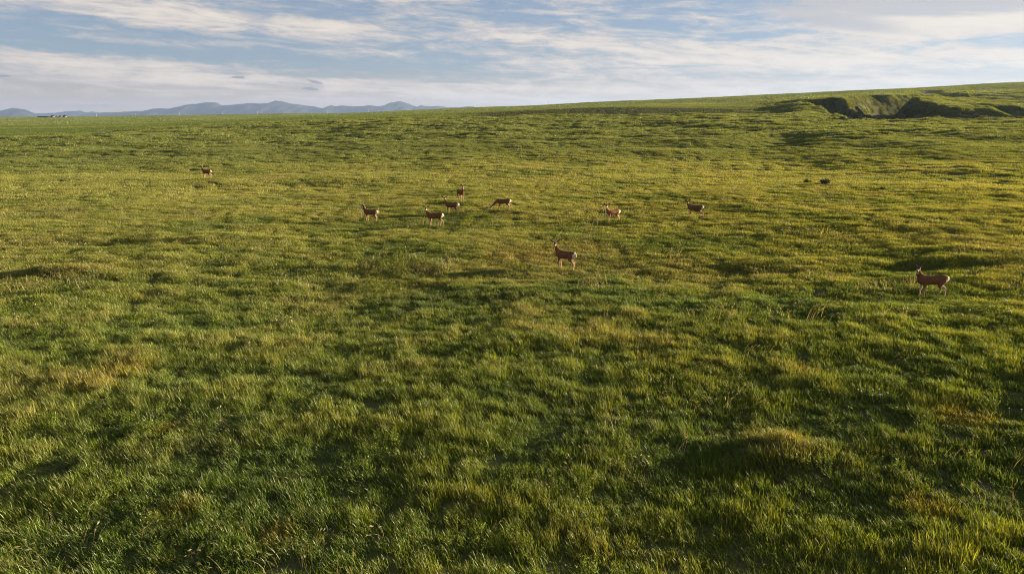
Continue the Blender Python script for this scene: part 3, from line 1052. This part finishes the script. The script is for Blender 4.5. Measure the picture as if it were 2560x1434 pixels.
# --- power line along the skyline
M_POLE = mat('weathered_pole', (0.70, 0.67, 0.62), 0.85, 0.15)[0]
V, F = [], []
P = np.array([(0, 0, z) for z in (-1.0, 3.0, 7.0, 11.2)])
loft(V, F, P, [(.24, .24), (.22, .22), (.20, .20), (.16, .16)], (1, 0, 0), 10)
box(V, F, -1.3, 1.3, -.1, .1, 10.1, 10.38)
for xx in (-1.15, 1.15, -.6):
    loft(V, F, np.array([(xx, 0, z) for z in (10.36, 10.5, 10.62)]), [(.06, .06), (.08, .08), (.03, .03)], (1, 0, 0), 8)
pole = mesh_obj('utility_pole', V, F, M_POLE, link=False)
for k, (x, y, lb) in enumerate(POLES):
    o = pole.copy()
    COL.objects.link(o)
    o.location = (x, y, zat(x, y))
    o.rotation_euler = (0, 0, .25)
    tag(o, lb, 'utility pole', 'poles of the power line on the skyline')


# ------------------------------------------------------------------ grass
def grass_material(name, trans=0.42):
    m = bpy.data.materials.new(name)
    m.use_nodes = True
    nt = m.node_tree
    nt.nodes.clear()
    b = NB(nt)
    out = b.node('ShaderNodeOutputMaterial')
    at = b.node('ShaderNodeAttribute', attribute_type='INSTANCER', attribute_name='tint')
    bl = b.node('ShaderNodeAttribute', attribute_type='GEOMETRY', attribute_name='blade')
    sp = b.node('ShaderNodeSeparateColor')
    b.l.new(bl.outputs['Color'], sp.inputs[0])
    var, dry = sp.outputs[0], sp.outputs[1]
    c = b.mixc(var, b.mixc(1.0, at.outputs['Color'], (0.52, 0.60, 0.48), 'MULTIPLY'), b.mixc(1.0, at.outputs['Color'], (1.62, 1.46, 1.25), 'MULTIPLY'))
    c = b.mixc(dry, c, (0.26, 0.225, 0.115))
    d = b.node('ShaderNodeBsdfDiffuse')
    t = b.node('ShaderNodeBsdfTranslucent')
    b.l.new(c, d.inputs[0])
    b.l.new(b.mixc(1.0, c, (1.35, 1.20, 0.55), 'MULTIPLY'), t.inputs[0])
    mx = b.node('ShaderNodeMixShader')
    mx.inputs[0].default_value = trans
    b.l.new(d.outputs[0], mx.inputs[1])
    b.l.new(t.outputs[0], mx.inputs[2])
    g = b.node('ShaderNodeBsdfGlossy')
    g.inputs['Roughness'].default_value = 0.45
    mg = b.node('ShaderNodeMixShader')
    mg.inputs[0].default_value = 0.03
    b.l.new(mx.outputs[0], mg.inputs[1])
    b.l.new(g.outputs[0], mg.inputs[2])
    b.l.new(mg.outputs[0], out.inputs[0])
    return m


M_GRASS = grass_material('grass_blade')
M_LEAF = grass_material('herb_leaf', 0.35)


class Patch:
    def __init__(self, seed):
        self.rg = np.random.RandomState(seed)
        self.V, self.F, self.C = [], [], []

    def blade(self, x, y, L, w, lean, ld, fa, var, dry, seg=3, curl=1.0, z0=-.03):
        hd = np.array((math.cos(ld), math.sin(ld), 0))
        s = np.array((math.cos(fa), math.sin(fa), 0))
        p = np.array((x, y, z0))
        b = len(self.V)
        for i in range(seg):
            t = i / seg
            ww = w * (1 - t ** 2 * .65) * (.75 if i == 0 else 1)
            self.V += [p - s * ww * .5, p + s * ww * .5]
            ph = lean * (.35 + 1.3 * curl * t)
            p = p + (hd * math.sin(ph) + np.array((0, 0, math.cos(ph)))) * (L / seg)
        self.V.append(p)
        for i in range(seg - 1):
            a = b + 2 * i
            self.F.append((a, a + 1, a + 3, a + 2))
        a = b + 2 * (seg - 1)
        self.F.append((a, a + 1, a + 2))
        self.C += [(var, dry, 0, 1)] * (2 * seg + 1)

    def leaf(self, c, d, s, L, w, var, dry):
        b = len(self.V)
        self.V += [c, c + d * L * .55 + s * w * .5, c + d * L, c + d * L * .55 - s * w * .5]
        self.F.append((b, b + 1, b + 2, b + 3))
        self.C += [(var, dry, 0, 1)] * 4

    def make(self, name, material, coll):
        o = mesh_obj(name, self.V, self.F, material, link=False)
        ca = o.data.attributes.new('blade', 'FLOAT_COLOR', 'POINT')
        ca.data.foreach_set('color', np.array(self.C, np.float32).ravel())
        coll.objects.link(o)
        return o


WIND = math.pi + 0.25          # the blades lean to the left


def grass_patch(seed, rad, n, L, w, seg, dryp, lean=0.48):
    p = Patch(seed)
    r = p.rg
    for k in range(n):
        a, q = r.rand() * 6.283, rad * math.sqrt(r.rand())
        x, y = q * math.cos(a), q * math.sin(a)
        edge = 1 - .35 * (q / rad) ** 2
        ll = L * edge * (.55 + .75 * r.rand())
        ld = WIND + r.normal(0, .75)
        le = abs(r.normal(lean, .20)) + .04
        dry = 1.0 * (r.rand() < dryp) * (.4 + .6 * r.rand())
        p.blade(x, y, ll, w * (.7 + .6 * r.rand()), le, ld, r.rand() * 6.283, r.rand(), dry, seg)
    return p


def herb_patch(seed, rad, n, L, lf):
    p = Patch(seed)
    r = p.rg
    for k in range(n):
        a, q = r.rand() * 6.283, rad * math.sqrt(r.rand())
        x, y = q * math.cos(a), q * math.sin(a)
        h = L * (1 - .5 * (q / rad) ** 2) * (.7 + .5 * r.rand())
        lx, ly = r.normal(-.12, .12), r.normal(0, .12)
        var = r.rand()
        p.blade(x, y, h, .006, .15, r.rand() * 6.283, r.rand() * 6.283, var * .6, 0, 2)
        for j in range(8):
            t = .3 + .7 * (j + r.rand() * .6) / 8
            c = np.array((x + lx * h * t, y + ly * h * t, h * t))
            d = unit((r.normal(), r.normal(), .35 + .4 * r.rand()))
            s = unit(np.cross(d, (r.normal() * .4, r.normal() * .4, 1.0)))
            p.leaf(c, d, s, lf * (.7 + .6 * r.rand()), lf * .48, np.clip(var + r.normal(0, .2), 0, 1), 0)
    return p


def stalk_patch(seed, rad, n, L, w):
    p = Patch(seed)
    r = p.rg
    for k in range(n):
        a, q = r.rand() * 6.283, rad * math.sqrt(r.rand())
        ll = L * (.6 + .6 * r.rand())
        ld = WIND + r.normal(0, .5)
        le = abs(r.normal(.62, .22))
        p.blade(q * math.cos(a), q * math.sin(a), ll, w, le, ld, r.rand() * 6.283, r.rand(), .55 + .45 * r.rand(), 4, .8)
        tip = p.V[-1]
        d = unit((math.cos(ld) * .7, math.sin(ld) * .7, .35))
        for j in range(3):
            s = unit(np.cross(d, r.normal(0, 1, 3)))
            p.leaf(tip - d * .05, unit(d + s * .15), s, .07 + .05 * r.rand(), w * 2.0, r.rand(), .8)
    return p


def scatter_object(name, coll, pts, idx, rot, scl, tint, label=None):
    me = bpy.data.meshes.new(name)
    n = len(pts)
    me.vertices.add(n)
    me.vertices.foreach_set('co', pts.astype(np.float32).ravel())
    for nm, ty, arr, key in (('idx', 'INT', idx.astype(np.int32), 'value'), ('rot', 'FLOAT_VECTOR', rot.astype(np.float32), 'vector'),
                             ('scl', 'FLOAT_VECTOR', scl.astype(np.float32), 'vector'),
                             ('tint', 'FLOAT_COLOR', np.concatenate([tint, np.ones((n, 1))], 1).astype(np.float32), 'color')):
        at = me.attributes.new(nm, ty, 'POINT')
        at.data.foreach_set(key, arr.ravel())
    me.update()
    o = bpy.data.objects.new(name, me)
    COL.objects.link(o)
    g = bpy.data.node_groups.new(name + '_scatter', 'GeometryNodeTree')
    g.interface.new_socket('Geometry', in_out='INPUT', socket_type='NodeSocketGeometry')
    g.interface.new_socket('Geometry', in_out='OUTPUT', socket_type='NodeSocketGeometry')
    N, L = g.nodes, g.links
    gi, go = N.new('NodeGroupInput'), N.new('NodeGroupOutput')
    ci = N.new('GeometryNodeCollectionInfo')
    ci.inputs['Collection'].default_value = coll
    ci.inputs['Separate Children'].default_value = True
    ci.inputs['Reset Children'].default_value = True
    m2p = N.new('GeometryNodeMeshToPoints')
    ip = N.new('GeometryNodeInstanceOnPoints')
    ip.inputs['Pick Instance'].default_value = True

    def attr(nm, ty):
        a = N.new('GeometryNodeInputNamedAttribute')
        a.data_type = ty
        a.inputs['Name'].default_value = nm
        return a.outputs['Attribute']
    e2r = N.new('FunctionNodeEulerToRotation')
    L.new(attr('rot', 'FLOAT_VECTOR'), e2r.inputs[0])
    L.new(gi.outputs[0], m2p.inputs['Mesh'])
    L.new(m2p.outputs[0], ip.inputs['Points'])
    L.new(ci.outputs[0], ip.inputs['Instance'])
    L.new(attr('idx', 'INT'), ip.inputs['Instance Index'])
    L.new(e2r.outputs[0], ip.inputs['Rotation'])
    L.new(attr('scl', 'FLOAT_VECTOR'), ip.inputs['Scale'])
    L.new(ip.outputs[0], go.inputs[0])
    md = o.modifiers.new('scatter', 'NODES')
    md.node_group = g
    tag(o, label, None, None, 'stuff')
    return o


RS = np.random.RandomState(2024)


GOLD_SPOTS = [(-13.2, 20.2, .8), (-13.0, 21.6, .7), (-7.1, 12.9, .45), (-14.9, 21.0, .4), (-4.7, 12.2, .35), (-9.2, 17.0, .4), (12.5, 17.5, .8), (9.0, 13.2, .5)]
BUFF_SPOTS = [(6.9, 15.8, 1.0), (-23.4, 36.4, 1.4), (5.5, 44.0, 1.4), (9.5, 21.0, .5), (-20.5, 24.0, .4), (0.8, 41.0, 2.2)]


def fields(x, y):
    """slow variation of the sward: returns colour and relative height"""
    r = np.sqrt(x * x + y * y)
    n_big = perlin(x / 31.0 + 2.2, y / 31.0 + 0.4)
    n_mid = perlin(x / 9.0 + 5.2, y / 7.5 + 8.4)
    n_sml = perlin(x / 2.3 + 1.2, y / 1.9 + 3.4)
    n_tin = perlin(x / 0.8 + 11.2, y / 0.8 + 6.4)
    G = np.array((0.130, 0.180, 0.025))
    DG = np.array((0.078, 0.130, 0.020))
    YG = np.array((0.192, 0.208, 0.036))
    TAN = np.array((0.225, 0.215, 0.080))
    RED = np.array((0.170, 0.140, 0.050))
    CROP = np.array((0.066, 0.106, 0.020))

    def mix(a, b, w):
        w = np.clip(w, 0, 1)[:, None]
        return a * (1 - w) + b * w
    c = np.tile(G, (len(x), 1))
    c = mix(c, DG, sstep(-.05, -.55, n_mid + .5 * n_sml))
    open_ = sstep(32, 62, r + 10 * n_big)                       # paler, yellower sward beyond the deer
    c = mix(c, YG, sstep(.05, .75, .55 * n_mid + .6 * n_sml + .35 * n_tin + .30 * open_ + .04) * .85)
    c = mix(c, YG, open_ * .40)
    c = mix(c, np.array((0.235, 0.238, 0.062)), open_ * (1 - sstep(95, 140, r)) * .62 * sstep(-.6, .3, n_mid))
    tan_here = sstep(.25, .8, .8 * n_big + .45 * n_mid + .35 * n_sml + .25 * np.exp(-(((x + 4) / 14) ** 2 + ((y - 40) / 9) ** 2)) + .2 * np.exp(-(((x + 33) / 14) ** 2 + ((y - 55) / 12) ** 2)))
    c = mix(c, TAN, tan_here * .5)
    c = mix(c, DG * np.array((.95, .88, 1.0)), sstep(112, 150, r) * (.55 + .45 * n_mid))
    red = sstep(.42, .75, perlin(x / 6.0 + 31.0, y / 3.6 + 17.0) + .3 * n_tin)
    c = mix(c, RED, red * .2)
    gold = sstep(.5, .8, perlin(x / 1.9 + 41.0, y / 1.6 + 27.0) + .25 * n_tin) * (1 - sstep(60, 110, r))
    c = mix(c, np.array((0.235, 0.215, 0.035)), gold * .18)
    for gx, gy, gr in GOLD_SPOTS:
        c = mix(c, np.array((0.24, 0.21, 0.035)), np.exp(-((x - gx) ** 2 + (y - gy) ** 2) / gr ** 2) * .9)
    for gx, gy, gr in BUFF_SPOTS:
        c = mix(c, np.array((0.225, 0.185, 0.055)), np.exp(-((x - gx) ** 2 + (y - gy) ** 2) / gr ** 2) * .7)
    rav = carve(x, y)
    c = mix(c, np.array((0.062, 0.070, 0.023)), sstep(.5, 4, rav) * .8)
    crop = crop_mask(x, y)
    stripe = perlin(x / 90.0, y / 34.0 + 3)
    c = mix(c, CROP * 1.0, crop * .9)
    c = mix(c, YG * .95, crop * sstep(0.0, .6, stripe) * .45)
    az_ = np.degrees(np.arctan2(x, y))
    slope_shade = crop * (1 - sstep(346, 358, r)) * sstep(-6, -1, az_)
    c = mix(c, CROP * .30, slope_shade * .95)  # shade on the crop slope facing the view, painted into the tint
    h = 1.0 + .55 * n_sml + .40 * n_tin + .25 * n_mid
    h = 1 + (h - 1) * (1 - .4 * open_ * (1 - sstep(95, 140, r)))
    h = np.clip(h, .38, 1.8) * (1 - .35 * tan_here * (r > 30))
    h = h * (1 - .35 * crop)
    for dx, dy in HERD_AT:                                       # cropped short where the deer feed
        h = h * (1 - .45 * np.exp(-(((x - dx) / 2.6) ** 2 + ((y - dy + 1.2) / 2.6) ** 2)))
    return c, h, n_sml, n_mid, n_tin, crop, rav


def on_track(x, y, w):
    d = np.full(x.shape, 1e9)
    for t in TRACKS:
        d = np.minimum(d, seg_dist(x, y, t))
    return d < w


TRACKS = [
    [(39.4, 341.0), (38.2, 316.0), (36.6, 290.0)],
    [(43.6, 341.0), (42.4, 316.0), (40.8, 290.0)],
    [(72.0, 341.0), (72.6, 322.0), (69.0, 303.0), (61.5, 287.0)],
    [(77.0, 341.0), (77.6, 322.0), (74.0, 303.0), (66.5, 287.0)],
]
TRAIL = [(13.4, 118.0), (10.2, 104.0), (8.0, 99.0), (10.0, 91.0), (12.3, 85.0), (15.0, 78.0), (14.5, 72.0), (16.5, 66.0), (20.5, 63.5)]


def rotations(x, y, rz, tilt):
    e = 0.6
    zx = (land(x + e, y) - land(x - e, y)) / (2 * e) * tilt
    zy = (land(x, y + e) - land(x, y - e)) / (2 * e) * tilt
    n = np.stack([-zx, -zy, np.ones_like(zx)], 1)
    n /= np.linalg.norm(n, axis=1, keepdims=True)
    ux = np.stack([np.cos(rz), np.sin(rz), np.zeros_like(rz)], 1)
    ux -= n * (ux * n).sum(1, keepdims=True)
    ux /= np.linalg.norm(ux, axis=1, keepdims=True)
    uy = np.cross(n, ux)
    b = -np.arcsin(np.clip(ux[:, 2], -1, 1))
    a = np.arctan2(uy[:, 2], n[:, 2])
    c = np.arctan2(ux[:, 1], ux[:, 0])
    return np.stack([a, b, c], 1)


def wedge(n, r0, r1, soft, half=41.0, side=7.0):
    """n random points between two distances in the part of the plain the view can reach"""
    k = int(n * 1.9)
    r = np.sqrt(RS.rand(k) * (r1 ** 2 - r0 ** 2) + r0 ** 2)
    lim = np.radians(half) + np.minimum(side / r, 2.2)
    a = (RS.rand(k) * 2 - 1) * lim
    keep = RS.rand(k) < lim / lim.max()
    r, a = r[keep], a[keep]
    return r * np.sin(a), r * np.cos(a)


def zone(n_per_m2, r0, r1, kinds, soft=.14, tilt=0.0, hpow=1.0, half=41.0, gap=0.18, s0=(0.85, 0.35)):
    area = (r1 ** 2 - r0 ** 2) * math.radians(half) * 1.02 + 16 * (r1 - r0)
    n = int(area * n_per_m2)
    x, y = wedge(n, r0 * (1 - soft * (r0 > 9)), r1 * (1 + soft), soft, half)
    r = np.sqrt(x * x + y * y)
    # soft edges so that one size of patch gives way to the next without a line
    p = np.ones_like(r)
    if r0 > 9:
        p *= sstep(r0 * (1 - soft), r0 * (1 + soft), r)
    p *= 1 - sstep(r1 * (1 - soft), r1 * (1 + soft), r)
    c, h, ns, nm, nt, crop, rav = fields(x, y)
    p *= 1 - gap * sstep(.0, -.6, ns + .5 * nt) * (1 - crop)
    if r1 > 300:
        p *= 1 - .12 * sstep(2, 8, rav)
        p *= 1 - on_track(x, y, 1.15)
    if r1 > 60:
        d = seg_dist(x, y, TRAIL)
        p *= np.where(d < .5, .4, 1)
    k = RS.rand(len(x)) < p
    x, y, c, h, crop = x[k], y[k], c[k], h[k], crop[k]
    m = len(x)
    rz = RS.normal(0, .30, m)
    s = s0[0] + s0[1] * RS.rand(m)
    sz = s * h ** hpow * (.85 + .3 * RS.rand(m))
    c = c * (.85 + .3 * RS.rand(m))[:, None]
    idx = RS.choice(kinds, m)
    pts = np.stack([x, y, land(x, y)], 1)
    return pts, idx, rotations(x, y, rz, tilt), np.stack([s, s, sz], 1), c


gc = bpy.data.collections.new('grass_blades')
# names sort in the order of the indices used below
protos = []
for k in range(6):
    protos.append(grass_patch(100 + k, .20, 64, .275, .0125, 3, .06).make('grass_a%d' % k, M_GRASS, gc))        # 0-5 near tufts
for k in range(4):
    protos.append(grass_patch(200 + k, .48, 190, .235, .019, 3, .08).make('grass_b%d' % k, M_GRASS, gc))        # 6-9
for k in range(4):
    protos.append(grass_patch(300 + k, .85, 200, .26, .040, 2, .08).make('grass_c%d' % k, M_GRASS, gc))        # 10-13
for k in range(3):
    protos.append(grass_patch(400 + k, 1.35, 120, .36, .085, 2, .06).make('grass_d%d' % k, M_GRASS, gc))       # 14-16
for k in range(3):
    protos.append(grass_patch(500 + k, 8.0, 420, .50, .34, 2, .04, .3).make('grass_e%d' % k, M_GRASS, gc))     # 17-19

Z = [
    zone(33.0, 4.5, 34.0, list(range(0, 6)), tilt=.3),
    zone(5.0, 34.0, 82.0, list(range(6, 10)), tilt=.6),
    zone(1.15, 82.0, 190.0, list(range(10, 14)), tilt=.8),
    zone(.36, 190.0, 560.0, list(range(14, 17)), tilt=1.0, half=40),
    zone(.0075, 560.0, 2500.0, list(range(17, 20)), tilt=1.0, half=40, gap=.1),
]
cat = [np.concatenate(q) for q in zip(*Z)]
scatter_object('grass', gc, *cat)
print('GRASS POINTS', [len(q[0]) for q in Z])

# --- leafy herbs in brighter green drifts
hc = bpy.data.collections.new('herb_leaves')
for k in range(4):
    herb_patch(600 + k, .20, 15, .23, .036).make('herb_a%d' % k, M_LEAF, hc)
for k in range(3):
    herb_patch(650 + k, .42, 28, .24, .065).make('herb_b%d' % k, M_LEAF, hc)


def drift(n_per_m2, r0, r1, thr, lam, off, kinds, col, s0, tilt=.3, cmix=.25):
    area = (r1 ** 2 - r0 ** 2) * math.radians(41) * 1.02 + 16 * (r1 - r0)
    x, y = wedge(int(area * n_per_m2), r0, r1, .1)
    q = perlin(x / lam + off, y / (lam * .8) + off * 1.7) + .35 * perlin(x / (lam * .3) + off, y / (lam * .3))
    k = RS.rand(len(x)) < sstep(thr, thr + .35, q)
    x, y = x[k], y[k]
    c, h, *_ = fields(x, y)
    m = len(x)
    c = c * cmix + np.array(col) * (1 - cmix)
    c = c * (.75 + .5 * RS.rand(m))[:, None]
    s = s0 * (.7 + .6 * RS.rand(m))
    return np.stack([x, y, land(x, y)], 1), RS.choice(kinds, m), rotations(x, y, RS.rand(m) * 6.283 if len(kinds) < 5 else RS.normal(0, .3, m), tilt), np.stack([s, s, s * (.8 + .5 * RS.rand(m))], 1), c


HZ = [drift(7.0, 4.5, 36, .20, 3.2, 3.3, [0, 1, 2, 3], (0.140, 0.190, 0.022), 1.1),
      drift(1.6, 30, 75, .22, 3.8, 3.3, [4, 5, 6], (0.135, 0.178, 0.024), 1.0)]
scatter_object('meadow_herbs', hc, *[np.concatenate(q) for q in zip(*HZ)])

# --- dry bent stalks
sc = bpy.data.collections.new('dry_stalks')
for k in range(4):
    stalk_patch(700 + k, .16, 5, .52, .008).make('stalk_a%d' % k, M_GRASS, sc)
for k in range(3):
    stalk_patch(750 + k, .40, 11, .48, .016).make('stalk_b%d' % k, M_GRASS, sc)
SZ = [drift(1.5, 4.5, 34, .15, 6.5, 12.6, [0, 1, 2, 3], (0.22, 0.20, 0.095), .95),
      drift(0.35, 28, 75, .15, 8.0, 12.6, [4, 5, 6], (0.23, 0.205, 0.10), 1.0)]
scatter_object('dry_grass_stalks', sc, *[np.concatenate(q) for q in zip(*SZ)])

# ------------------------------------------------------------------ tufts, flowers, wheel tracks
M_PETAL = mat('white_petals', (0.50, 0.48, 0.42), 0.7, 0.2)[0]
M_FSTEM = mat('flower_stem', (0.09, 0.12, 0.03), 0.8, 0.1)[0]


def flower_object(name, spots, seed):
    rg = np.random.RandomState(seed)
    V, F, mi = [], [], []
    for (cx, cy, sx, sy, n, h, w) in spots:
        for k in range(n):
            x, y = cx + rg.normal(0, sx), cy + rg.normal(0, sy)
            z = zat(x, y)
            hh = h * (.8 + .4 * rg.rand())
            n0 = len(F)
            loft(V, F, np.array([(x, y, z), (x - .03, y, z + hh * .5), (x - .08, y, z + hh)]), [(.006, .006), (.005, .005), (.004, .004)], (1, 0, 0), 4)
            mi += [1] * (len(F) - n0)
            for j in range(7):
                a = rg.rand() * 6.283
                rr = w * (.3 + .7 * rg.rand()) * (j > 0)
                c = np.array((x - .08 + rr * math.cos(a), y + rr * math.sin(a), z + hh + rg.rand() * .012))
                b = len(V)
                q = w * .55
                V += [c + (-q, 0, 0), c + (0, -q, .004), c + (q, 0, 0), c + (0, q, .004), c + (0, 0, .02)]
                F += [(b, b + 1, b + 4), (b + 1, b + 2, b + 4), (b + 2, b + 3, b + 4), (b + 3, b, b + 4)]
                mi += [0] * 4
    o = mesh_obj(name, V, F, M_PETAL)
    o.data.materials.append(M_FSTEM)
    o.data.polygons.foreach_set('material_index', mi)
    tag(o, None, None, None, 'stuff')


flower_object('white_wildflowers', [(10.8, 18.6, .42, .15, 8, .34, .022), (-29.3, 43.6, .8, .25, 12, .36, .028), (-27.6, 43.4, .35, .2, 5, .36, .028), (13.3, 17.6, .5, .3, 4, .34, .018)], 4)

M_SOIL, b_, p_ = mat('track_soil', rough=0.95, spec=0.05)
_n = b_.noise(b_.node('ShaderNodeNewGeometry').outputs['Position'], 2.0, 4)
b_.l.new(b_.mixc(_n, (0.022, 0.026, 0.012), (0.036, 0.038, 0.018)), p_.inputs['Base Color'])
for pts in TRACKS:
    P = catmull([(a, b, 0) for a, b in pts], [(1, 1)] * len(pts), 12)[0]
    V, F = [], []
    for i in range(len(P)):
        t = P[min(i + 1, len(P) - 1)] - P[max(i - 1, 0)]
        s = np.array((-t[1], t[0])) / np.hypot(*t[:2])
        for q in (-.4, 0, .4):
            xx, yy = P[i][0] + s[0] * q, P[i][1] + s[1] * q
            V.append((xx, yy, zat(xx, yy) + .05))
    for i in range(len(P) - 1):
        for k in range(2):
            a = i * 3 + k
            F.append((a, a + 1, a + 4, a + 3))
    o = mesh_obj('wheel_track', V, F, M_SOIL)
    tag(o, kind='structure')
